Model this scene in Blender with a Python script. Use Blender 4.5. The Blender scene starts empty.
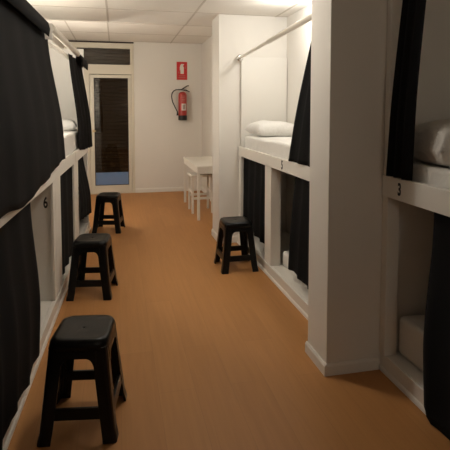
import bpy, bmesh, math, random
from mathutils import Vector, Matrix
random.seed(4)
scene = bpy.context.scene
COL = scene.collection
PI = math.pi

# ------------------------------------------------------------------ materials
def new_mat(name):
    m = bpy.data.materials.new(name); m.use_nodes = True
    nt = m.node_tree
    return m, nt, nt.nodes['Principled BSDF']

def N(nt, kind, **kw):
    n = nt.nodes.new(kind)
    for k, v in kw.items():
        setattr(n, k, v)
    return n

def paint(name, col, rough=0.6, bump=0.05, scale=60.0, var=0.04, metal=0.0, spec=0.5):
    m, nt, b = new_mat(name)
    tc = N(nt, 'ShaderNodeTexCoord')
    nz = N(nt, 'ShaderNodeTexNoise'); nz.inputs['Scale'].default_value = scale; nz.inputs['Detail'].default_value = 3
    nt.links.new(tc.outputs['Object'], nz.inputs['Vector'])
    big = N(nt, 'ShaderNodeTexNoise'); big.inputs['Scale'].default_value = 1.7; big.inputs['Detail'].default_value = 4
    nt.links.new(tc.outputs['Object'], big.inputs['Vector'])
    mx = N(nt, 'ShaderNodeMix', data_type='RGBA')
    mx.inputs[6].default_value = (*[c * (1 - var) for c in col], 1)
    mx.inputs[7].default_value = (*[min(1, c * (1 + var)) for c in col], 1)
    nt.links.new(big.outputs['Fac'], mx.inputs[0])
    nt.links.new(mx.outputs[2], b.inputs['Base Color'])
    bp = N(nt, 'ShaderNodeBump'); bp.inputs['Strength'].default_value = bump; bp.inputs['Distance'].default_value = 0.01
    nt.links.new(nz.outputs['Fac'], bp.inputs['Height'])
    nt.links.new(bp.outputs['Normal'], b.inputs['Normal'])
    b.inputs['Roughness'].default_value = rough
    b.inputs['Metallic'].default_value = metal
    b.inputs['Specular IOR Level'].default_value = spec
    return m

def cloth(name, col, scale=220.0, bump=0.25, sheen=0.0, wr=0.0):
    m, nt, b = new_mat(name)
    tc = N(nt, 'ShaderNodeTexCoord')
    nz = N(nt, 'ShaderNodeTexNoise'); nz.inputs['Scale'].default_value = scale; nz.inputs['Detail'].default_value = 2
    nt.links.new(tc.outputs['Object'], nz.inputs['Vector'])
    bp = N(nt, 'ShaderNodeBump'); bp.inputs['Strength'].default_value = bump; bp.inputs['Distance'].default_value = 0.002
    nt.links.new(nz.outputs['Fac'], bp.inputs['Height'])
    last = bp
    if wr:
        n2 = N(nt, 'ShaderNodeTexNoise'); n2.inputs['Scale'].default_value = 9; n2.inputs['Detail'].default_value = 4
        n2.inputs['Distortion'].default_value = 1.2
        nt.links.new(tc.outputs['Object'], n2.inputs['Vector'])
        b2 = N(nt, 'ShaderNodeBump'); b2.inputs['Strength'].default_value = wr; b2.inputs['Distance'].default_value = 0.03
        nt.links.new(n2.outputs['Fac'], b2.inputs['Height'])
        nt.links.new(bp.outputs['Normal'], b2.inputs['Normal']); last = b2
    nt.links.new(last.outputs['Normal'], b.inputs['Normal'])
    mx = N(nt, 'ShaderNodeMix', data_type='RGBA')
    mx.inputs[6].default_value = (*[c * .92 for c in col], 1); mx.inputs[7].default_value = (*col, 1)
    nt.links.new(nz.outputs['Fac'], mx.inputs[0]); nt.links.new(mx.outputs[2], b.inputs['Base Color'])
    b.inputs['Roughness'].default_value = 0.9
    b.inputs['Specular IOR Level'].default_value = 0.15
    b.inputs['Sheen Weight'].default_value = sheen
    return m

def floor_mat():
    m, nt, b = new_mat('oak_laminate')
    tc = N(nt, 'ShaderNodeTexCoord')
    mp = N(nt, 'ShaderNodeMapping'); mp.inputs['Rotation'].default_value = (0, 0, PI / 2)
    nt.links.new(tc.outputs['Object'], mp.inputs['Vector'])
    br = N(nt, 'ShaderNodeTexBrick'); br.offset = 0.37
    br.inputs['Scale'].default_value = 1.0
    br.inputs['Brick Width'].default_value = 1.2; br.inputs['Row Height'].default_value = 0.19
    br.inputs['Mortar Size'].default_value = 0.0012; br.inputs['Mortar Smooth'].default_value = 0.3
    br.inputs['Color1'].default_value = (0.445, 0.205, 0.066, 1)
    br.inputs['Color2'].default_value = (0.475, 0.223, 0.074, 1)
    br.inputs['Mortar'].default_value = (0.38, 0.185, 0.062, 1)
    nt.links.new(mp.outputs['Vector'], br.inputs['Vector'])
    mg = N(nt, 'ShaderNodeMapping'); mg.inputs['Scale'].default_value = (22, 1.3, 1)
    nt.links.new(tc.outputs['Object'], mg.inputs['Vector'])
    gr = N(nt, 'ShaderNodeTexNoise'); gr.inputs['Scale'].default_value = 1.6; gr.inputs['Detail'].default_value = 6
    gr.inputs['Distortion'].default_value = 0.6
    nt.links.new(mg.outputs['Vector'], gr.inputs['Vector'])
    rp = N(nt, 'ShaderNodeValToRGB')
    rp.color_ramp.elements[0].position = 0.3; rp.color_ramp.elements[0].color = (0.93, 0.92, 0.91, 1)
    rp.color_ramp.elements[1].position = 0.7; rp.color_ramp.elements[1].color = (1.03, 1.03, 1.02, 1)
    nt.links.new(gr.outputs['Fac'], rp.inputs['Fac'])
    mx = N(nt, 'ShaderNodeMix', data_type='RGBA', blend_type='MULTIPLY'); mx.inputs[0].default_value = 1
    nt.links.new(br.outputs['Color'], mx.inputs[6]); nt.links.new(rp.outputs['Color'], mx.inputs[7])
    nt.links.new(mx.outputs[2], b.inputs['Base Color'])
    b.inputs['Roughness'].default_value = 0.55
    b.inputs['Specular IOR Level'].default_value = 0.35
    return m

M = {}
M['wall'] = paint('warm_white_paint', (0.79, 0.755, 0.695), 0.75, 0.08, 90)
M['pier'] = paint('pier_paint', (0.79, 0.755, 0.695), 0.75, 0.08, 90)
M['tile'] = paint('ceiling_tile', (0.79, 0.75, 0.685), 0.9, 0.25, 160)
M['tbar'] = paint('ceiling_grid', (0.55, 0.50, 0.43), 0.7, 0.02)
M['trim'] = paint('white_trim', (0.81, 0.78, 0.72), 0.45, 0.03)
M['lam'] = paint('white_laminate', (0.81, 0.78, 0.72), 0.42, 0.02, 40, 0.02)
M['door'] = paint('cream_door_paint', (0.72, 0.67, 0.55), 0.42, 0.02)
M['gap'] = paint('dark_gap', (0.03, 0.012, 0.008), 0.6)
M['black_cloth'] = cloth('black_curtain_cloth', (0.0068, 0.0070, 0.0076))
M['hdr_cloth'] = cloth('charcoal_hem_cloth', (0.0078, 0.0080, 0.0086))
M['sheet'] = cloth('white_sheet', (0.80, 0.78, 0.74), 140, 0.15, 0.0, 0.35)
M['pillow'] = cloth('white_pillow_cloth', (0.80, 0.78, 0.74), 140, 0.15, 0.0, 0.5)
M['plastic'] = paint('black_plastic', (0.0045, 0.0042, 0.0038), 0.28, 0.02, 400, 0.05, 0.0, 0.24)
M['steel'] = paint('white_steel', (0.72, 0.68, 0.60), 0.35, 0.01, 50, 0.02, 0.25)
M['chrome'] = paint('chrome', (0.75, 0.73, 0.70), 0.18, 0.0, 50, 0.01, 1.0)
M['red'] = paint('red_enamel', (0.42, 0.035, 0.028), 0.35, 0.01)
M['signred'] = paint('sign_red', (0.62, 0.022, 0.022), 0.45, 0.01)
M['signwhite'] = paint('sign_white', (0.78, 0.72, 0.66), 0.5, 0.01)
M['black'] = paint('black_rubber', (0.014, 0.012, 0.011), 0.5, 0.05)
M['ink'] = paint('black_ink', (0.012, 0.012, 0.012), 0.6, 0.0)
M['blue'] = paint('blue_panel', (0.27, 0.47, 0.86), 0.5, 0.02)
M['brass'] = paint('brass', (0.72, 0.55, 0.30), 0.3, 0.0, 50, 0.02, 1.0)
M['shutter'] = paint('brown_shutter', (0.034, 0.018, 0.006), 0.7, 0.05, 80, 0.12, 0.0, 0.1)
M['floor'] = floor_mat()
M['table'] = paint('white_table_laminate', (0.80, 0.76, 0.68), 0.4, 0.02)

def glass_mat():
    m, nt, b = new_mat('door_glass')
    tr = N(nt, 'ShaderNodeBsdfTransparent'); tr.inputs['Color'].default_value = (0.95, 0.94, 0.92, 1)
    gl = N(nt, 'ShaderNodeBsdfGlossy'); gl.inputs['Roughness'].default_value = 0.03
    fr = N(nt, 'ShaderNodeFresnel'); fr.inputs['IOR'].default_value = 1.5
    mx = N(nt, 'ShaderNodeMixShader')
    nt.links.new(fr.outputs[0], mx.inputs[0]); nt.links.new(tr.outputs[0], mx.inputs[1]); nt.links.new(gl.outputs[0], mx.inputs[2])
    nt.links.new(mx.outputs[0], nt.nodes['Material Output'].inputs['Surface'])
    nt.nodes.remove(b)
    return m
M['glass'] = glass_mat()

def emit_mat():
    m, nt, b = new_mat('lamp_diffuser')
    b.inputs['Base Color'].default_value = (0.9, 0.87, 0.8, 1)
    b.inputs['Emission Color'].default_value = (1, 0.88, 0.72, 1)
    b.inputs['Emission Strength'].default_value = 3.0
    return m
M['diffuser'] = emit_mat()

# ------------------------------------------------------------------ mesh helpers
def world_loc(o):
    v = Vector((0, 0, 0))
    while o is not None:
        v += Vector(o.location); o = o.parent
    return v

def obj(name, bm, mat, parent=None, smooth=False, bevel=0.0, origin=None):
    """link a bmesh written in world coordinates as ONE mesh object"""
    off = world_loc(parent) if parent else Vector((0, 0, 0))
    loc = Vector((0, 0, 0))
    if origin is not None:
        loc = Vector(origin) - off; off = Vector(origin)
    bmesh.ops.translate(bm, verts=bm.verts, vec=-off)
    bmesh.ops.recalc_face_normals(bm, faces=bm.faces)
    if smooth:
        for f in bm.faces: f.smooth = True
    me = bpy.data.meshes.new(name); bm.to_mesh(me); bm.free()
    mats = mat if isinstance(mat, (list, tuple)) else [mat]
    for m in mats: me.materials.append(m)
    o = bpy.data.objects.new(name, me); COL.objects.link(o)
    o.location = loc
    if parent: o.parent = parent
    if bevel:
        bv = o.modifiers.new('bevel', 'BEVEL'); bv.width = bevel; bv.segments = 2; bv.limit_method = 'ANGLE'
        bv.angle_limit = math.radians(40)
    return o

def thing(name, label, cat, loc, group=None):
    o = bpy.data.objects.new(name, None); COL.objects.link(o)
    o.location = loc; o.empty_display_size = 0.1
    o['label'] = label; o['category'] = cat
    if group: o['group'] = group
    return o

def tag(o, label, cat, group=None):
    o['label'] = label; o['category'] = cat
    if group: o['group'] = group
    return o

def struct(o):
    o['kind'] = 'structure'; return o

def add_box(bm, a, b, T=None, mi=0):
    x0, y0, z0 = a; x1, y1, z1 = b
    P = [(x0, y0, z0), (x1, y0, z0), (x1, y1, z0), (x0, y1, z0), (x0, y0, z1), (x1, y0, z1), (x1, y1, z1), (x0, y1, z1)]
    if T: P = [T(*p) for p in P]
    v = [bm.verts.new(p) for p in P]
    for q in ((0, 1, 2, 3), (4, 5, 6, 7), (0, 1, 5, 4), (1, 2, 6, 5), (2, 3, 7, 6), (3, 0, 4, 7)):
        f = bm.faces.new([v[i] for i in q]); f.material_index = mi
    return v

def box(name, a, b, mat, parent=None, T=None, bevel=0.003):
    bm = bmesh.new(); add_box(bm, a, b, T)
    return obj(name, bm, mat, parent, bevel=bevel)

def add_tube(bm, pts, r, seg=12, cap=True):
    pts = [Vector(p) for p in pts]; rings = []
    n = len(pts); up = None
    for i, p in enumerate(pts):
        d = (pts[min(i + 1, n - 1)] - pts[max(i - 1, 0)]).normalized()
        if up is None:
            up = Vector((0, 0, 1)) if abs(d.z) < .9 else Vector((1, 0, 0))
        s = d.cross(up).normalized(); up = s.cross(d).normalized()
        rr = r[i] if isinstance(r, (list, tuple)) else r
        rings.append([bm.verts.new(p + s * (rr * math.cos(2 * PI * k / seg)) + up * (rr * math.sin(2 * PI * k / seg))) for k in range(seg)])
    for a, b in zip(rings, rings[1:]):
        for k in range(seg):
            bm.faces.new((a[k], a[(k + 1) % seg], b[(k + 1) % seg], b[k]))
    if cap:
        bm.faces.new(rings[0]); bm.faces.new(rings[-1])

def add_lathe(bm, prof, c, seg=24):
    """profile of (radius, z) turned about the vertical through c"""
    rings = []
    for r, z in prof:
        rings.append([bm.verts.new((c[0] + r * math.cos(2 * PI * k / seg), c[1] + r * math.sin(2 * PI * k / seg), c[2] + z)) for k in range(seg)])
    for a, b in zip(rings, rings[1:]):
        for k in range(seg):
            bm.faces.new((a[k], a[(k + 1) % seg], b[(k + 1) % seg], b[k]))
    bm.faces.new(rings[0]); bm.faces.new(rings[-1])

def loft(bm, rings, cap=True):
    R = [[bm.verts.new(p) for p in r] for r in rings]
    n = len(R[0])
    for a, b in zip(R, R[1:]):
        for k in range(n):
            bm.faces.new((a[k], a[(k + 1) % n], b[(k + 1) % n], b[k]))
    if cap:
        bm.faces.new(R[0]); bm.faces.new(R[-1])

def smoothstep(t):
    t = max(0, min(1, t)); return t * t * (3 - 2 * t)

# the left row of bunks stands about two degrees off the room's long axis:
# w = towards the aisle, u = along the row, z = up
TH = math.radians(2.045)
def TL(w, u, z):
    return (-0.572 + w * math.cos(TH) + u * math.sin(TH), u * math.cos(TH) - w * math.sin(TH), z)

def text_mesh(ch, size, sx):
    cu = bpy.data.curves.new('digit', 'FONT'); cu.body = ch; cu.size = size
    cu.align_x = 'CENTER'; cu.align_y = 'CENTER'; cu.offset = 0.0030; cu.extrude = 0.0006
    t = bpy.data.objects.new('digit', cu); COL.objects.link(t)
    bpy.context.view_layer.update()
    dg = bpy.context.evaluated_depsgraph_get()
    me = bpy.data.meshes.new_from_object(t.evaluated_get(dg))
    bpy.data.objects.remove(t)
    bm = bmesh.new(); bm.from_mesh(me); bpy.data.meshes.remove(me)
    for v in bm.verts: v.co.x *= sx
    return bm

def digit(ch, size, sx, place, parent):
    bm = text_mesh(ch, size, sx)
    for v in bm.verts: v.co = Vector(place(v.co.x, v.co.y, v.co.z))
    o = obj('number', bm, M['ink'], parent)
    o['label'] = 'black number %s' % ch
    return o

# ------------------------------------------------------------------ room
H1, H2, YS = 2.48, 2.65, 5.80      # front ceiling, rear ceiling, where it steps
YB = 8.60                           # back wall
XR, XL = 2.3, -1.6
def room():
    bm = bmesh.new(); add_box(bm, (XL, -1.6, -0.06), (XR, 9.2, 0.0)); struct(obj('floor', bm, M['floor']))
    # ceiling: two levels with their grid
    bm = bmesh.new()
    add_box(bm, (XL, -1.6, H1), (XR, YS, H1 + .3)); add_box(bm, (XL, YS, H2), (XR, YB + .25, H2 + .13))
    def bars(xs, ys, x0, x1, y0, y1, z):
        for x in xs: add_box(bm, (x - .010, y0, z - .003), (x + .010, y1, z + .004), mi=1)
        for y in ys: add_box(bm, (x0, y - .009, z - .003), (x1, y + .009, z + .004), mi=1)
    bars((-1.08, -.085, .815, 1.71), (-.6, .3, 1.25, 2.2, 3.15, 4.1, 5.05), XL, XR, -1.6, YS, H1)
    bars((-.66, -.11, .94), (6.78, 7.68, 8.5), XL, XR, YS, YB, H2)
    struct(obj('ceiling', bm, [M['tile'], M['tbar']]))
    # back wall with the door opening (x -.86 to .295)
    bm = bmesh.new()
    add_box(bm, (.297, YB, 0), (XR, YB + .25, H2)); add_box(bm, (XL, YB, 0), (-.86, YB + .25, H2))
    add_box(bm, (-.86, YB + .0, 2.645), (.297, YB + .25, H2))
    struct(obj('wall_back', bm, M['wall']))
    bm = bmesh.new(); add_box(bm, (XL, -1.7, 0), (XR, -1.6, H2)); struct(obj('wall_front', bm, M['wall']))
    # left wall follows the row of bunks
    bm = bmesh.new(); add_box(bm, (-.72, -1.7, 0), (-.59, 8.62, H2), TL); struct(obj('wall_left', bm, M['wall']))
    # right side: stub beyond the bunks, table niche, side walls behind the bunks
    bm = bmesh.new(); add_box(bm, (1.075, 5.08, 0), (2.3, 5.45, H1 + .2)); struct(obj('wall_stub', bm, M['wall']))
    bm = bmesh.new(); add_box(bm, (1.5, 5.45, 0), (1.65, YB, H2)); struct(obj('wall_niche', bm, M['wall']))
    bm = bmesh.new(); add_box(bm, (1.84, 2.63, 0), (2.0, 5.08, H1 + .1)); add_box(bm, (2.2, -1.6, 0), (2.32, 2.63, H1 + .1))
    struct(obj('wall_right', bm, M['wall']))
    bm = bmesh.new(); add_box(bm, (1.103, 2.371, 0), (2.2, 2.637, H1)); struct(obj('wall_pier', bm, M['pier'], bevel=.004))
    # skirting boards
    def skirt(name, pts, h=.075, t=.014):
        bm = bmesh.new()
        for (a, b, n) in pts:
            a, b, n = Vector(a), Vector(b), Vector(n)
            prof = [(0, 0), (t, 0), (t, h * .8), (t * .45, h), (0, h)]
            loft(bm, [[(p.x + n.x * q[0], p.y + n.y * q[0], q[1]) for q in prof] for p in (a, b)])
        return struct(obj(name, bm, M['trim']))
    skirt('baseboard_back', [((.31, YB, 0), (1.5, YB, 0), (0, -1, 0))])
    skirt('baseboard_niche', [((1.5, 5.45, 0), (1.5, YB, 0), (-1, 0, 0))])
    skirt('baseboard_stub', [((1.075, 5.066, 0), (1.075, 5.45, 0), (-1, 0, 0)), ((1.075, 5.08, 0), (1.28, 5.08, 0), (0, -1, 0))])
    skirt('baseboard_pier', [((1.101, 2.357, 0), (1.101, 2.637, 0), (-1, 0, 0)), ((1.101, 2.371, 0), (1.415, 2.371, 0), (0, -1, 0))], .066)
room()

# ------------------------------------------------------------------ glazed door at the end of the aisle
def door():
    fy0, fy1 = YB - .012, YB + .07
    bm = bmesh.new()
    add_box(bm, (-.86, fy0, 0), (-.46, fy1, 2.25)); add_box(bm, (.25, fy0, 0), (.297, fy1, 2.62))
    add_box(bm, (-.66, fy0, 2.53), (.25, fy1, 2.62)); add_box(bm, (-.46, fy0, 2.085), (.25, fy1, 2.25))
    add_box(bm, (.236, fy0, 2.25), (.25, fy1, 2.53)); add_box(bm, (-.86, fy0, 2.25), (-.66, fy1, 2.62))
    d = struct(obj('door_1', bm, M['door'], bevel=.004))
    # the transom runs left past the door leaf
    box('transom_pane', (-.66, YB + .03, 2.25), (.236, YB + .036, 2.53), M['glass'], d, bevel=0)
    box('head_shadow_strip', (-.86, YB - .014, 2.622), (.297, YB + .06, 2.644), M['gap'], d, bevel=0)  # dark colour painted in for the shadow gap above the frame
    # the leaf
    bm = bmesh.new(); ly0, ly1 = YB - .022, YB + .03
    add_box(bm, (-.455, ly0, .02), (-.383, ly1, 2.075)); add_box(bm, (.192, ly0, .02), (.247, ly1, 2.075))
    add_box(bm, (-.383, ly0, 2.018), (.192, ly1, 2.075)); add_box(bm, (-.383, ly0, .02), (.192, ly1, .155))
    lf = obj('leaf', bm, M['door'], d, bevel=.005)
    bm = bmesh.new()
    g0, g1 = YB - .028, YB - .02
    add_box(bm, (-.383, g0, .155), (-.375, g1, 2.018)); add_box(bm, (.184, g0, .155), (.192, g1, 2.018))
    add_box(bm, (-.383, g0, 2.01), (.192, g1, 2.018)); add_box(bm, (-.383, g0, .155), (.192, g1, .163))
    obj('glazing_bead', bm, M['gap'], lf)
    box('pane', (-.383, YB - .004, .155), (.192, YB + .002, 2.018), M['glass'], lf, bevel=0)
    bm = bmesh.new(); add_tube(bm, [(-.40, YB - .022, 1.105), (-.40, YB - .06, 1.105), (-.36, YB - .065, 1.105)], .010, 10)
    add_lathe(bm, [(.018, -.02), (.018, .02)], (-.40, YB - .025, 1.105), 12)
    obj('handle', bm, M['brass'], lf, smooth=False)
    box('threshold', (-.46, YB - .012, 0), (.25, YB + .07, .018), M['door'], d, bevel=0)
    # rolling shutter outside the panes
    bm = bmesh.new()
    z = .36
    prof = [(0, 0)]
    while z < 2.62:
        loft(bm, [[(x, YB + .16, z), (x, YB + .148, z + .012), (x, YB + .148, z + .050), (x, YB + .160, z + .062), (x, YB + .175, z + .062), (x, YB + .175, z)] for x in (-.86, .30)])
        z += .064
    sh = obj('roller_shutter', bm, M['shutter'], origin=(-.28, YB + .165, .36))
    tag(sh, 'brown slatted roller shutter lowered behind the dark door glass', 'shutter')
    bm = bmesh.new(); add_box(bm, (-.45, YB + .034, .0), (.245, YB + .048, .372))
    b = obj('blue_board', bm, M['blue'], origin=(-.10, YB + .04, 0), bevel=.002)
    tag(b, 'plain blue board standing behind the bottom of the door glass', 'board')
    bm = bmesh.new(); add_box(bm, (-1.2, YB + .19, 0), (.6, YB + .24, H2)); struct(obj('wall_outside', bm, M['shutter']))
door()

# ------------------------------------------------------------------ bunk beds
ID3 = lambda x, y, z: (x, y, z)
def TR(X):      # right rows: w measured from the face X into the bunk, u = world Y
    return lambda w, u, z: (X - w, u, z)

def bunk(name, label, T, u0, u1, depth, zr, posts, ends, rh=.105, bw=.006):
    """w=0 is the aisle face, negative w goes into the bunk"""
    c = T(-depth / 2, (u0 + u1) / 2, 0)
    t = thing(name, label, 'bunk bed', c)
    box('upper_rail', (-.025, u0, zr), (0.004, u1, zr + rh), M['lam'], t, T)
    box('base_board', (-.022, u0, 0), (bw, u1, .098), M['lam'], t, T)
    bm = bmesh.new()
    prof = [(bw, 0), (bw + .010, 0), (bw + .009, .014), (bw + .005, .022), (bw, .026)]
    loft(bm, [[T(w, u, z) for w, z in prof] for u in (u0, u1)]); obj('skirting_strip', bm, M['trim'], t)
    box('upper_deck', (-depth, u0 + .02, zr + .01), (-.026, u1 - .02, zr + .045), M['lam'], t, T)
    box('lower_deck', (-depth, u0 + .02, .06), (-.023, u1 - .02, .098), M['lam'], t, T)
    for (a, b, w0, w1, za, zb) in posts:
        box('post', (w0, a, za), (w1, b, zb), M['lam'], t, T)
    for (a, b, w0, za, zb) in ends:
        box('end_panel', (-depth, a, za), (w0, b, zb), M['lam'], t, T, bevel=.002)
    return t

zL, z5, z3 = .952, .966, .985
# near left
bl = bunk('bunk_bed', 'white bunk bed on the near left with number 6 inside', TL, .9, 3.612, .575, zL,
          [(3.53, 3.61, -.02, 0, .098, zL)], [(3.548, 3.575, -.0205, .098, zL), (3.58, 3.605, -.0255, zL + .105, 1.5), (.91, .935, -.03, .098, 2.05)])
# number printed on the inner end panel
digit('6', .110, .55, lambda x, y, z: TL(-.056 + x, 3.5475 - z, .802 + y), bl)
# far left
bf = bunk('bunk_bed', 'white bunk bed at the far left, nearest the glass door', TL, 3.618, 6.08, .575, zL,
          [(3.62, 3.866, -.02, 0, .098, zL), (4.72, 5.04, -.02, 0, .098, zL), (5.985, 6.075, -.06, 0, .098, zL)],
          [(6.05, 6.075, -.061, .098, zL), (6.03, 6.055, -.0255, zL + .105, 2.19)])
bm = bmesh.new()
for u in (4.82,): add_box(bm, (.003, u - .004, zL + .004), (.0055, u + .004, zL + .10), TL)
obj('rail_joint', bm, M['tbar'], bf)
# far right (5)
T5 = lambda w, u, z: (1.287 - w, u, z)
b5 = bunk('bunk_bed', 'white bunk bed on the right beyond the wall pier, marked 5', T5, 2.645, 5.06, .545, z5,
          [(3.925, 4.096, -.092, 0, .098, z5), (4.95, 5.055, -.03, 0, .098, z5), (2.65, 2.72, -.10, 0, .098, z5)],
          [(5.04, 5.058, -.031, .098, z5), (5.04, 5.058, -.0255, z5 + .10, 2.03)], rh=.10)
digit('5', .096, .8, lambda x, y, z: T5(.0048 + z, 3.63 - x, 1.015 + y), b5)
# near right (3)
T3 = lambda w, u, z: (1.421 - w, u, z)
b3 = bunk('bunk_bed', 'white bunk bed at the near right edge, marked 3', T3, .2, 2.369, .765, z3,
          [(2.315, 2.367, -.075, 0, .098, z3), (2.325, 2.367, -.07, -.005, z3 + .116, 2.30)],
          [(2.35, 2.367, -.076, .098, z3), (2.35, 2.367, -.071, z3 + .116, 2.30), (.205, .225, -.03, .098, 2.05)], rh=.116, bw=-.008)
digit('3', .088, .72, lambda x, y, z: T3(.0048 + z, 2.20 - x, 1.042 + y), b3)

# ------------------------------------------------------------------ mattresses and pillows
def mattress(label, T, u0, u1, w0, w1, z0, z1, group=None):
    bm = bmesh.new(); add_box(bm, (w0, u0, z0), (w1, u1, z1))
    bmesh.ops.recalc_face_normals(bm, faces=bm.faces)
    bmesh.ops.bevel(bm, geom=list(bm.edges), offset=.028, segments=4, profile=.5, affect='EDGES')
    bmesh.ops.subdivide_edges(bm, edges=[e for e in bm.edges if e.calc_length() > .3], cuts=14, use_grid_fill=True)
    for v in bm.verts:
        w, u, z = v.co
        if z > z0 + .05: z += .006 * math.sin(u * 7 + w * 5) * math.sin(w * 9 + 1)
        v.co = T(w, u, z)
    o = obj('mattress', bm, M['sheet'], smooth=True, origin=T((w0 + w1) / 2, (u0 + u1) / 2, z0))
    tag(o, label, 'mattress', group); return o

def pillow(label, T, c, L, W, th, yaw=0, tilt=0, roll=0, seed=1):
    """L across w, W along u"""
    rnd = random.Random(seed); n = 20
    bm = bmesh.new(); top = {}; bot = {}
    ph = [rnd.uniform(0, 6) for _ in range(6)]
    for i in range(n + 1):
        for j in range(n + 1):
            a = -1 + 2 * i / n; b = -1 + 2 * j / n
            pin = 1 - .10 * (1 - abs(a) ** 2) * abs(b) ** 3
            pin2 = 1 - .10 * (1 - abs(b) ** 2) * abs(a) ** 3
            x = a * L / 2 * pin2; y = b * W / 2 * pin
            h = ((1 - a ** 4) * (1 - b ** 4)) ** .42
            h *= 1 + .06 * math.sin(3 * a + ph[0]) * math.sin(2.6 * b + ph[1]) + .03 * math.sin(7 * a + ph[2] + 2 * b)
            zt = th * .62 * h; zb = -th * .38 * h
            edge = (i in (0, n) or j in (0, n))
            vt = bm.verts.new((x, y, zt)); top[i, j] = vt
            bot[i, j] = vt if edge else bm.verts.new((x, y, zb))
    for i in range(n):
        for j in range(n):
            for d in (top, bot):
                bm.faces.new((d[i, j], d[i + 1, j], d[i + 1, j + 1], d[i, j + 1]))
    R = Matrix.Rotation(yaw, 4, 'Z') @ Matrix.Rotation(tilt, 4, 'X') @ Matrix.Rotation(roll, 4, 'Y')
    bmesh.ops.transform(bm, matrix=R, verts=bm.verts)
    for v in bm.verts:
        v.co = T(c[0] + v.co.x, c[1] + v.co.y, c[2] + v.co.z)
    zmin = min(v.co.z for v in bm.verts)
    p = T(c[0], c[1], 0)
    o = obj('pillow', bm, M['pillow'], smooth=True, origin=(p[0], p[1], zmin))
    tag(o, label, 'pillow'); return o

mattress('white mattress on the upper far left bunk, nearest the door', TL, 3.68, 6.0, -.56, -.03, zL + .046, 1.235)
pillow('small white pillow on the upper mattress of the far left bunk', TL, (-.27, 5.55, 1.28), .42, .50, .14, .1, 0, 0, 3)
mattress('white upper mattress lying between the flanged rod and the stub wall', T5, 2.72, 4.93, -.525, -.03, z5 + .046, 1.19)
pillow('white pillow at the head of the upper mattress of bunk 5', T5, (-.27, 4.70, 1.250), .47, .42, .15, -.06, .05, 0, 5)
mattress('white lower mattress half hidden behind a curtain beyond the pier', T5, 2.74, 3.92, -.52, -.105, .0985, .235)
mattress('white upper mattress at the near right, under the plump pillow', T3, .3, 2.32, -.75, -.035, z3 + .046, 1.178)
pillow('plump white pillow on the upper mattress of bunk 3', T3, (-.31, 2.085, 1.262), .54, .42, .235, .12, .0, 0, 8)
mattress('white lower mattress at the near right, just past the pier', T3, .3, 2.335, -.75, -.09, .0985, .315)

# ------------------------------------------------------------------ curtains
def curtain(label, T, top, bot, zt, zb, w_top, w_bot, folds, amp, hemz=None, header=None, seed=1, nu=None, bulge=0.0, ex=.85):
    """top/bot = (u0,u1) spans; hemz(t)=lower edge height for t in 0..1 across"""
    rnd = random.Random(seed)
    nu = nu or max(24, folds * 8); nv = 26
    ph = rnd.uniform(0, 6); ph2 = rnd.uniform(0, 6)
    c = T((w_top + w_bot) / 2, (bot[0] + bot[1]) / 2, zb)
    t = None
    bm = bmesh.new(); G = {}
    for j in range(nv + 1):
        s = j / nv                                  # 0 = top
        for i in range(nu + 1):
            a = i / nu
            e = s ** ex
            u = (top[0] * (1 - e) + bot[0] * e) * (1 - a) + (top[1] * (1 - e) + bot[1] * e) * a
            z1 = hemz(a) if hemz else zb
            z = zt + (z1 - zt) * s
            ww = w_top + (w_bot - w_top) * smoothstep(s * 1.3)
            g = amp * (.45 + .55 * s)
            f = math.sin(2 * PI * folds * a + ph + .9 * math.sin(3 * a + ph2) + .5 * s)
            f2 = math.sin(2 * PI * folds * 2.3 * a + ph2 + s * 1.5)
            w = ww + g * f + g * .35 * f2 * s + bulge * math.sin(PI * min(1, s)) * (0.5 + .5 * math.sin(4 * a + ph))
            u += g * .5 * math.cos(2 * PI * folds * a + ph) * (1 if 0 < i < nu else .3)
            G[i, j] = bm.verts.new(T(w, u, z))
    for j in range(nv):
        for i in range(nu):
            bm.faces.new((G[i, j], G[i + 1, j], G[i + 1, j + 1], G[i, j + 1]))
    if header is None:
        o = obj('curtain', bm, M['black_cloth'], smooth=True, origin=c)
    else:
        t = thing('curtain', label, 'curtain', c)
        o = obj('panel', bm, M['black_cloth'], t, smooth=True)
    sd = o.modifiers.new('thick', 'SOLIDIFY'); sd.thickness = .004; sd.offset = 0
    if header:
        # folded-over rod pocket standing proud of the panel
        u0, u1, zh0, zh1, wh, R0 = header
        bm = bmesh.new(); rings = []
        n = max(8, int((u1 - u0) * 14))
        for i in range(n + 1):
            u = u0 + (u1 - u0) * i / n
            wob = .004 * math.sin(u * 17) + .003 * math.sin(u * 41)
            zz = zh0(u) if callable(zh0) else zh0
            prof = [(wh + wob, zz), (wh + .006, zz + (zh1 - zz) * .5), (wh - .004, zh1 - .012), (wh - .018, zh1), (wh - .045, zh1), (wh - .058, zh1 - .014), (wh - .062, zz + .03), (wh - .056, zz + .03), (wh - .05, zh1 - .02), (wh - .012, zh1 - .02), (wh - .006, zz + .002)]
            rings.append([T(w, u, z) for w, z in prof])
        loft(bm, rings); obj('header', bm, M['hdr_cloth'], t, smooth=True)
        return t
    tag(o, label, 'curtain'); return o

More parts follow.
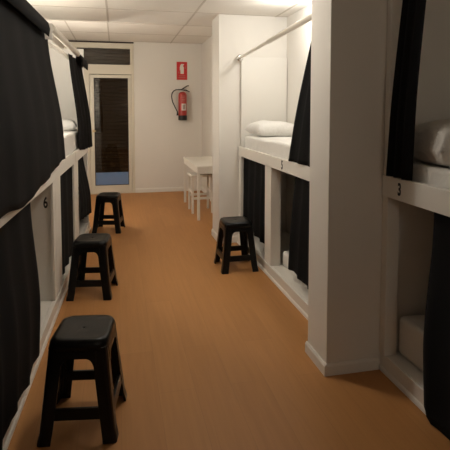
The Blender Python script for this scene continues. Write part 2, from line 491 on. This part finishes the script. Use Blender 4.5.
def hem_left(a):
    u = 1.1 + a * (4.03 - 1.1)
    if u > 2.95: return 1.005 + (1.075 - 1.005) * smoothstep((u - 2.95) / 1.0)
    if u > 2.6: return .975 + .03 * smoothstep((u - 2.6) / .35)
    return .975 + .035 * smoothstep((2.6 - u) / .4)
curtain('wide black curtain hung across the upper near left bunk', TL, (1.1, 3.68), (1.1, 3.95), 2.0, 1.0, -.040, .025, 7, .0045, hemz=hem_left, ex=1.5,
        header=(1.1, 3.50, 1.955, 2.062, .004, 0), seed=2, bulge=.006)
curtain('black curtain drawn across the lower near left bunk, beside number 6', TL, (1.1, 3.03), (1.1, 2.80), .99, .085, -.052, .018, 6, .008,
        hemz=lambda a: .075 + .012 * math.sin(a * 19 + 1.2), seed=3, bulge=.004)
curtain('black curtain in the lower middle opening of the left row', TL, (3.86, 4.95), (3.86, 4.98), .985, .1, -.036, -.028, 4, .010,
        hemz=lambda a: .115 - .01 * a, seed=4)
curtain('black curtain in the last lower opening of the left row, hem well above floor', TL, (5.06, 5.92), (5.00, 6.18), .985, .2, -.045, .022, 4, .010,
        hemz=lambda a: .345 - .16 * a, seed=5)
curtain('black curtain bunched on the rod of the upper far left bunk', TL, (4.72, 5.80), (5.16, 6.45), 1.985, 1.0, -.024, .02, 4, .020,
        hemz=lambda a: 1.045 - .05 * a, header=(5.24, 5.88, 1.925, 2.04, .035, 0), seed=6, bulge=.01)
curtain('black curtain slanting down at the near end of upper bunk 5', T5, (2.66, 2.99), (2.66, 3.45), 2.065, 1.07, -.01, .010, 4, .008,
        hemz=lambda a: 1.07, seed=7)
curtain('black curtain in the far lower opening of bunk 5, behind the stool', T5, (4.08, 4.98), (4.10, 4.99), .985, .2, -.05, -.035, 4, .012,
        hemz=lambda a: .205 + .03 * a, seed=8)
curtain('black curtain in the near lower opening of bunk 5, next to pier', T5, (2.76, 3.45), (2.76, 3.58), .985, .19, -.05, -.04, 4, .011,
        hemz=lambda a: .185 + .01 * math.sin(9 * a), seed=9)
curtain('black curtain hanging open beside the post of upper bunk 3', T3, (2.015, 2.19), (2.095, 2.300), 2.28, 1.1, -.012, .018, 3, .011,
        hemz=lambda a: 1.106, seed=10)
curtain('black curtain across the lower half of bunk 3', T3, (.5, 2.00), (.5, 1.935), 1.02, .03, -.055, .022, 7, .012,
        hemz=lambda a: .035 - .03 * smoothstep((.97 - a) * 30) + .02 * max(0, a - .96) * 20, seed=11)

# ------------------------------------------------------------------ curtain rods
def rod(label, a, b, r0, r1, split, name='curtain_rod', flange=None, flange_dir=None):
    a, b = Vector(a), Vector(b)
    t = thing(name, label, 'curtain rod', a)
    m = a.lerp(b, split)
    bm = bmesh.new(); add_tube(bm, [a, m], r0, 16); obj('inner_tube', bm, M['steel'], t, smooth=False)
    bm = bmesh.new(); add_tube(bm, [m, b], r1, 16); obj('outer_tube', bm, M['steel'], t, smooth=False)
    if flange:
        d = (b - a).normalized()
        for p, s in flange:
            p = Vector(p); bm = bmesh.new()
            d2 = d * s
            add_tube(bm, [p - d2 * .012, p - d2 * .002, p + d2 * .006, p + d2 * .022], [.036, .036, .026, .024], 20); obj('flange', bm, M['chrome'], t)
    return t
rod('white rod over upper bunk 5, ending in a chrome flange', (1.292, 5.02, 2.018), (1.292, 2.66, 2.100), .016, .021, .42,
    flange=[((1.292, 5.02, 2.018), 1)])
rod('white rod carrying the wide upper near left curtain', TL(-.024, 3.56, 2.026), TL(-.024, .94, 2.026), .014, .014, .5)
rod('white rod above the upper far left bunk', TL(.0, 5.95, 2.033), TL(.0, 3.60, 2.033), .013, .026, .32)
bm = bmesh.new(); add_box(bm, (-.055, 3.575, 1.95), (.010, 3.59, 2.06), TL)
o = obj('rod_bracket', bm, M['lam'], origin=TL(-.02, 3.585, 1.93), bevel=.002)
tag(o, 'white bracket plate between the two left curtain rods', 'bracket')
bm = bmesh.new(); add_box(bm, (-.075, 3.6, 1.955), (-.045, 6.03, 1.985), TL)
o = obj('top_batten', bm, M['lam'], origin=TL(-.06, 4.8, 1.955), bevel=.002)
tag(o, 'thin white batten running below the far left curtain rod', 'batten')

# ------------------------------------------------------------------ plastic stools
def make_stool():
    t = thing('stool', '', 'stool', (0, 0, 0))
    Hs = .442; bw, bd, tw, td = .167, .178, .124, .138
    def hw(z): return tw + (bw - tw) * (1 - z / Hs)
    def hd(z): return td + (bd - td) * (1 - z / Hs)
    def rrect(a, b, r, z, n=5):
        P = []
        for cx, cy, s in ((a - r, b - r, 0), (-a + r, b - r, 1), (-a + r, -b + r, 2), (a - r, -b + r, 3)):
            for k in range(n + 1):
                an = (s + k / n) * PI / 2
                P.append((cx + r * math.cos(an), cy + r * math.sin(an), z))
        return P
    # seat: dished top with a rolled rim, a small drain hole in the middle and the skirt
    bm = bmesh.new()
    rings = [[(.006 * math.cos(2 * PI * k / 24 + PI / 24), .006 * math.sin(2 * PI * k / 24 + PI / 24), Hs - .012) for k in range(24)],
             [(q * math.cos(2 * PI * k / 24 + PI / 24), q * math.sin(2 * PI * k / 24 + PI / 24), Hs - h) for q, h in ((.0075, .0046),) for k in range(24)],
             [(.013 * math.cos(2 * PI * k / 24 + PI / 24), .013 * math.sin(2 * PI * k / 24 + PI / 24), Hs - .0042) for k in range(24)],
             rrect(.04, .05, .02, Hs - .0042), rrect(tw - .035, td - .035, .035, Hs - .003), rrect(tw - .018, td - .018, .045, Hs), rrect(tw - .006, td - .006, .05, Hs - .003),
             rrect(tw, td, .05, Hs - .014), rrect(hw(.40) + .001, hd(.40) + .001, .048, .40)]
    R = [[bm.verts.new(p) for p in r] for r in rings]
    for a, b in zip(R, R[1:]):
        for k in range(24): bm.faces.new((a[k], a[(k + 1) % 24], b[(k + 1) % 24], b[k]))
    st = obj('seat', bm, M['plastic'], t, smooth=True)
    sd = st.modifiers.new('thick', 'SOLIDIFY'); sd.thickness = .005; sd.offset = 1
    # arched aprons below the seat, one per side
    for ax, sg in (('x', 1), ('x', -1), ('y', 1), ('y', -1)):
        bm = bmesh.new(); n = 30; T_, B_ = [], []
        half = lambda z: (hw(z) if ax == 'x' else hd(z))
        outw = lambda z: (hd(z) if ax == 'x' else hw(z))
        gap = half(.35) - .064; r = .034
        for i in range(n + 1):
            a = -1 + 2 * i / n; al = a * (half(.40) - .046)
            d = abs(al) - (gap - r)
            zb_ = .366 if d < 0 else .366 - r + math.sqrt(max(0, r * r - min(d, r) ** 2)) 
            for L_, z in ((T_, .405), (B_, zb_)):
                al2 = al * half(z) / half(.40) if False else al
                o_ = sg * (outw(z) - .001)
                L_.append(bm.verts.new((al2, o_, z) if ax == 'x' else (o_, al2, z)))
        for i in range(n): bm.faces.new((T_[i], T_[i + 1], B_[i + 1], B_[i]))
        o = obj('apron', bm, M['plastic'], t)
        s = o.modifiers.new('thick', 'SOLIDIFY'); s.thickness = .006; s.offset = 0
        # low stretcher
        z0, z1 = .102, .152
        bm = bmesh.new(); k = half(.13) - .03
        o0, o1 = outw(z0) - .002, outw(z1) - .002
        P = []
        for s_ in (-1, 1):
            for (oo, z) in ((o0, z0), (o1, z1), (o1 - .016, z1), (o0 - .016, z0)):
                P.append(bm.verts.new((s_ * k, sg * oo, z) if ax == 'x' else (sg * oo, s_ * k, z)))
        for q in ((0, 1, 2, 3), (4, 5, 6, 7), (0, 1, 5, 4), (1, 2, 6, 5), (2, 3, 7, 6), (3, 0, 4, 7)): bm.faces.new([P[i] for i in q])
        obj('stretcher', bm, M['plastic'], t, bevel=.003)
    # four angle-section legs with a flared foot
    for sx in (-1, 1):
        for sy in (-1, 1):
            bm = bmesh.new(); rings = []
            for z, fl, e in ((.412, .072, 0), (.33, .064, 0), (.15, .060, 0), (.05, .058, .001), (.018, .060, .005), (0, .061, .006)):
                X, Y = hw(z) + e, hd(z) + e; f = fl; th = .011; c = .022 if z > .3 else .014
                prof = [(0, -f), (0, -c), (-c * .3, -c * .3), (-c, 0), (-f, 0), (-f, -th), (-c - .006, -th - .002), (-th - .002, -c - .006), (-th, -f)]
                rings.append([(sx * (X + p[0]), sy * (Y + p[1]), z) for p in prof])
            loft(bm, rings); obj('leg', bm, M['plastic'], t, bevel=.0015)
    return t
def dup(root, loc, rz, label):
    r = root.copy(); COL.objects.link(r); r.location = loc; r.rotation_euler = (0, 0, rz); r['label'] = label
    for ch in root.children:
        c = ch.copy(); COL.objects.link(c); c.parent = r
    return r
D = math.radians
st = make_stool()
G_ST = 'black plastic stools along the aisle'
spots = [((-.165, 2.270, 0), D(-8.5), 'nearest black plastic stool, large in the lower left foreground'),
         ((-.205, 3.91, 0), D(-9), 'middle stool of the three black ones along the left bunks'),
         ((-.115, 5.95, 0), D(-10), 'black plastic stool standing in front of the glass door'),
         ((1.06, 4.27, 0), D(1), 'black plastic stool on the right by bunk 5 and its curtain')]
st.location = spots[0][0]; st.rotation_euler = (0, 0, spots[0][1]); st['label'] = spots[0][2]; st['group'] = G_ST
for l, r, lab in spots[1:]: dup(st, l, r, lab)

# ------------------------------------------------------------------ white table in the niche and the seat pushed under it
def table():
    x0, x1, y0, y1, zt = 1.015, 1.485, 6.20, 7.55, .722
    t = thing('table', 'narrow white table against the niche wall at the aisle end', 'table', ((x0 + x1) / 2, (y0 + y1) / 2, 0))
    box('tabletop', (x0, y0, zt - .028), (x1, y1, zt), M['table'], t, bevel=.004)
    bm = bmesh.new()
    for a, b in (((x0 + .012, y0 + .012), (x1 - .012, y0 + .028)), ((x0 + .012, y1 - .028), (x1 - .012, y1 - .012)),
                 ((x0 + .012, y0 + .028), (x0 + .028, y1 - .028)), ((x1 - .028, y0 + .028), (x1 - .012, y1 - .028))):
        add_box(bm, (a[0], a[1], zt - .10), (b[0], b[1], zt - .028))
    obj('apron', bm, M['table'], t)
    for x in (x0 + .006, x1 - .041):
        for y in (y0 + .006, y1 - .041):
            box('leg', (x, y, 0), (x + .035, y + .035, zt - .028), M['table'], t, bevel=.003)
table()
def under_stool():
    x0, x1, y0, y1, zt = 1.0, 1.33, 6.62, 7.0, .55
    t = thing('stool', 'white wooden stool pushed under the white table', 'stool', ((x0 + x1) / 2, (y0 + y1) / 2, 0))
    box('seat', (x0 + .0, y0, zt - .03), (x1, y1, zt), M['table'], t, bevel=.006)
    for x in (x0 + .01, x1 - .04):
        for y in (y0 + .01, y1 - .04):
            box('leg', (x, y, 0), (x + .03, y + .03, zt - .03), M['table'], t, bevel=.003)
    for y in (y0 + .016, y1 - .034): box('stretcher', (x0 + .04, y, .20), (x1 - .04, y + .018, .235), M['table'], t, bevel=.003)
    for x in (x0 + .016, x1 - .034): box('stretcher', (x, y0 + .04, .28), (x + .018, y1 - .04, .315), M['table'], t, bevel=.003)
under_stool()

# ------------------------------------------------------------------ fire extinguisher and its sign
def extinguisher():
    cx, cy = 1.139, YB - .085; zb = 1.285
    t = thing('fire_extinguisher', 'red fire extinguisher with black hose hung on the back wall', 'fire extinguisher', (cx, cy, zb))
    bm = bmesh.new(); add_lathe(bm, [(.074, .085), (.075, .10), (.075, .435), (.070, .465), (.052, .49), (.030, .502), (.020, .506)], (cx, cy, zb), 28)
    obj('cylinder', bm, M['red'], t, smooth=True)
    bm = bmesh.new(); add_lathe(bm, [(.060, 0), (.074, .004), (.077, .012), (.077, .078), (.074, .086)], (cx, cy, zb), 28)
    obj('base_cup', bm, M['black'], t, smooth=False)
    bm = bmesh.new(); add_lathe(bm, [(.022, .50), (.022, .525), (.016, .53), (.016, .548)], (cx, cy, zb), 16); 
    obj('valve', bm, M['chrome'], t)
    bm = bmesh.new()
    add_tube(bm, [(cx - .02, cy, zb + .54), (cx + .03, cy, zb + .575), (cx + .085, cy, zb + .61), (cx + .115, cy, zb + .613)], [.012, .012, .010, .008], 8)
    obj('lever', bm, M['black'], t)
    bm = bmesh.new()
    add_tube(bm, [(cx - .01, cy, zb + .535), (cx + .06, cy, zb + .535), (cx + .125, cy, zb + .505)], [.012, .011, .008], 8)
    obj('carrying_handle', bm, M['black'], t)
    P = [(cx, zb + .54), (cx - .06, zb + .543), (cx - .125, zb + .535), (cx - .175, zb + .495), (cx - .192, zb + .43), (cx - .178, zb + .33), (cx - .135, zb + .235), (cx - .092, zb + .145)]
    Q = [Vector((p[0], cy - .01, p[1])) for p in P]; S = []
    for i in range(len(Q) - 1):
        p0, p1, p2, p3 = Q[max(i - 1, 0)], Q[i], Q[i + 1], Q[min(i + 2, len(Q) - 1)]
        for k in range(6):
            u = k / 6
            S.append(.5 * (2 * p1 + (p2 - p0) * u + (2 * p0 - 5 * p1 + 4 * p2 - p3) * u * u + (3 * p1 - p0 - 3 * p2 + p3) * u ** 3))
    S.append(Q[-1])
    bm = bmesh.new(); add_tube(bm, S, .0105, 10); hs = obj('hose', bm, M['black'], t, smooth=True)
    bm = bmesh.new(); add_tube(bm, [(cx - .094, cy - .01, zb + .15), (cx - .092, cy - .01, zb + .12), (cx - .092, cy - .01, zb + .085)], [.011, .015, .019], 12)
    obj('nozzle', bm, M['black'], hs)
    # curved paper label and the faint lettering block above it, wrapped round the cylinder
    def wrap(name, a0, a1, z0, z1, mat, r=.0757):
        bm = bmesh.new(); n = 8; A = []; B = []
        for i in range(n + 1):
            a = a0 + (a1 - a0) * i / n
            A.append(bm.verts.new((cx + r * math.sin(a), cy - r * math.cos(a), zb + z0)))
            B.append(bm.verts.new((cx + r * math.sin(a), cy - r * math.cos(a), zb + z1)))
        for i in range(n): bm.faces.new((A[i], A[i + 1], B[i + 1], B[i]))
        o = obj(name, bm, mat, t); s = o.modifiers.new('thick', 'SOLIDIFY'); s.thickness = .0006; s.offset = 0; return o
    lb = wrap('label', -.35, .75, .175, .295, M['signwhite'])
    M_faint = M.setdefault('faint', paint('faint_print', (0.52, 0.16, 0.13), .5, 0))
    for z in (.335, .362, .392, .42):
        wrap('lettering', -.45 + .1 * (z < .37), .5, z, z + .014, M_faint)
    o = wrap('label', -.12, .5, .195, .275, paint('label_print', (0.42, 0.34, 0.31), .6, 0), .0766)
    box('wall_bracket', (cx - .03, cy + .07, zb + .40), (cx + .03, YB - .001, zb + .46), M['black'], t)
extinguisher()
def sign():
    x0, x1, z0, z1 = 1.046, 1.236, 2.005, 2.325; y = YB
    t = thing('fire_sign', 'red fire extinguisher sign with white pictogram on the back wall', 'sign', ((x0 + x1) / 2, y - .004, z0))
    box('plate', (x0, y - .006, z0), (x1, y - .001, z1), M['signred'], t, bevel=0)
    yy = y - .0075
    def poly(bm, P):
        a = [bm.verts.new((x0 + px * (x1 - x0), yy, z0 + pz * (z1 - z0))) for px, pz in P]
        b = [bm.verts.new((x0 + px * (x1 - x0), yy + .0012, z0 + pz * (z1 - z0))) for px, pz in P]
        bm.faces.new(a); bm.faces.new(b)
        for i in range(len(P)): bm.faces.new((a[i], a[(i + 1) % len(P)], b[(i + 1) % len(P)], b[i]))
    bm = bmesh.new()
    poly(bm, [(.36, .33), (.68, .33), (.68, .70), (.62, .76), (.62, .80), (.70, .84), (.70, .88), (.44, .88), (.36, .82), (.30, .70), (.30, .52), (.34, .52), (.36, .68)])
    obj('pictogram', bm, M['signwhite'], t)
    bm = bmesh.new()
    poly(bm, [(.16, .36), (.26, .36), (.25, .46), (.21, .50), (.17, .44)])
    obj('flame_mark', bm, M['faint'], t); bm = bmesh.new()
    poly(bm, [(.76, .62), (.86, .62), (.86, .74), (.82, .80), (.78, .72)])
    obj('flame_mark', bm, M['faint'], t)
    bm = bmesh.new()
    for (a, b, z) in ((.22, .78, .20), (.18, .82, .10)): poly(bm, [(a, z), (b, z), (b, z + .05), (a, z + .05)])
    obj('text_line', bm, M['faint'], t)
    bm = bmesh.new()
    for (a, b, c, d) in ((.03, .0, .97, .012), (.03, .988, .97, 1.0), (.0, .0, .03, 1.0), (.97, .0, 1.0, 1.0)):
        poly(bm, [(a, b), (c, b), (c, d), (a, d)])
    obj('border', bm, M['faint'], t)
sign()

# ------------------------------------------------------------------ lamps, none in view
def added_ceiling_lamp(label, x, y, r, energy, col, size):
    t = thing('added_ceiling_lamp', label, 'lamp', (x, y, H1 - .055))
    bm = bmesh.new(); add_lathe(bm, [(r, .03), (r, .055)], (x, y, H1 - .055), 28); obj('lamp_base', bm, M['lam'], t)
    bm = bmesh.new(); add_lathe(bm, [(r * .3, 0), (r * .7, .006), (r * .95, .02), (r * .97, .03)], (x, y, H1 - .055), 28); obj('diffuser', bm, M['diffuser'], t, smooth=True)
    ld = bpy.data.lights.new('lamp_light', 'POINT'); ld.energy = energy; ld.color = col; ld.shadow_soft_size = size
    lo = bpy.data.objects.new('lamp_light', ld); COL.objects.link(lo); lo.parent = t; lo.location = (0, 0, -size - .02)
    return t
L5, LC, LL, LN, LW = 13, 17.5, 27, 7.0, 33
WARM = (1.0, 0.925, 0.82)
WHITE = (1.0, 0.985, 0.95)
added_ceiling_lamp('assumed round ceiling lamp above upper bunk 5', 1.55, 4.15, .10, L5, WHITE, .08)  # lamp out of view, assumed from the brightly lit end of the bunk
added_ceiling_lamp('added round ceiling lamp above the middle of the aisle', .46, 3.05, .14, LC, WARM, .12)  # lamp above the view, added to light the aisle and pier side
def added_wall_lamp(label, p, n, energy):
    p, n = Vector(p), Vector(n)
    t = thing('added_wall_lamp', label, 'lamp', p)
    bm = bmesh.new(); add_tube(bm, [p, p + n * .03], .06, 24); obj('lamp_base', bm, M['lam'], t)
    bm = bmesh.new(); add_tube(bm, [p + n * .03, p + n * .05, p + n * .065], [.055, .05, .03], 24); obj('diffuser', bm, M['diffuser'], t)
    ld = bpy.data.lights.new('lamp_light', 'POINT'); ld.energy = energy; ld.color = WARM; ld.shadow_soft_size = .05
    lo = bpy.data.objects.new('lamp_light', ld); COL.objects.link(lo); lo.parent = t; lo.location = n * .125
added_wall_lamp('added round fill lamp on the wall behind the viewer', (.75, -1.6, 1.65), (0, 1, 0), LN)  # unseen lamp, added to brighten the pier front
added_wall_lamp('added small round fill lamp on the left wall past the bunks', TL(-.59, 6.5, 1.66), (1, 0, 0), LW)  # unseen lamp behind the far bunk, added to brighten back wall and door
added_wall_lamp('added round fill lamp inside the upper far left bunk', TL(-.59, 4.3, 1.95), (1, 0, 0), LL)  # made-up lamp hidden by the curtain, added to light the end panel

w = bpy.data.worlds.new('dim'); scene.world = w; w.use_nodes = True
w.node_tree.nodes['Background'].inputs[0].default_value = (0.02, 0.018, 0.015, 1)
w.node_tree.nodes['Background'].inputs[1].default_value = 0.3

# ------------------------------------------------------------------ camera
cd = bpy.data.cameras.new('camera'); cam = bpy.data.objects.new('camera', cd); COL.objects.link(cam)
cd.sensor_width = 36; cd.lens = 480 / 450 * 36; cd.clip_start = .02
cam.location = (0, 0, 1.45); cam.rotation_euler = (D(90 - 3.66), 0, D(-12.655))
cd.shift_y = -(225 - 141.7) / 450
scene.camera = cam
scene.view_settings.view_transform = 'Standard'; scene.view_settings.look = 'None'
scene.view_settings.gamma = 1; scene.view_settings.use_curve_mapping = False
scene.view_settings.exposure = 0.0
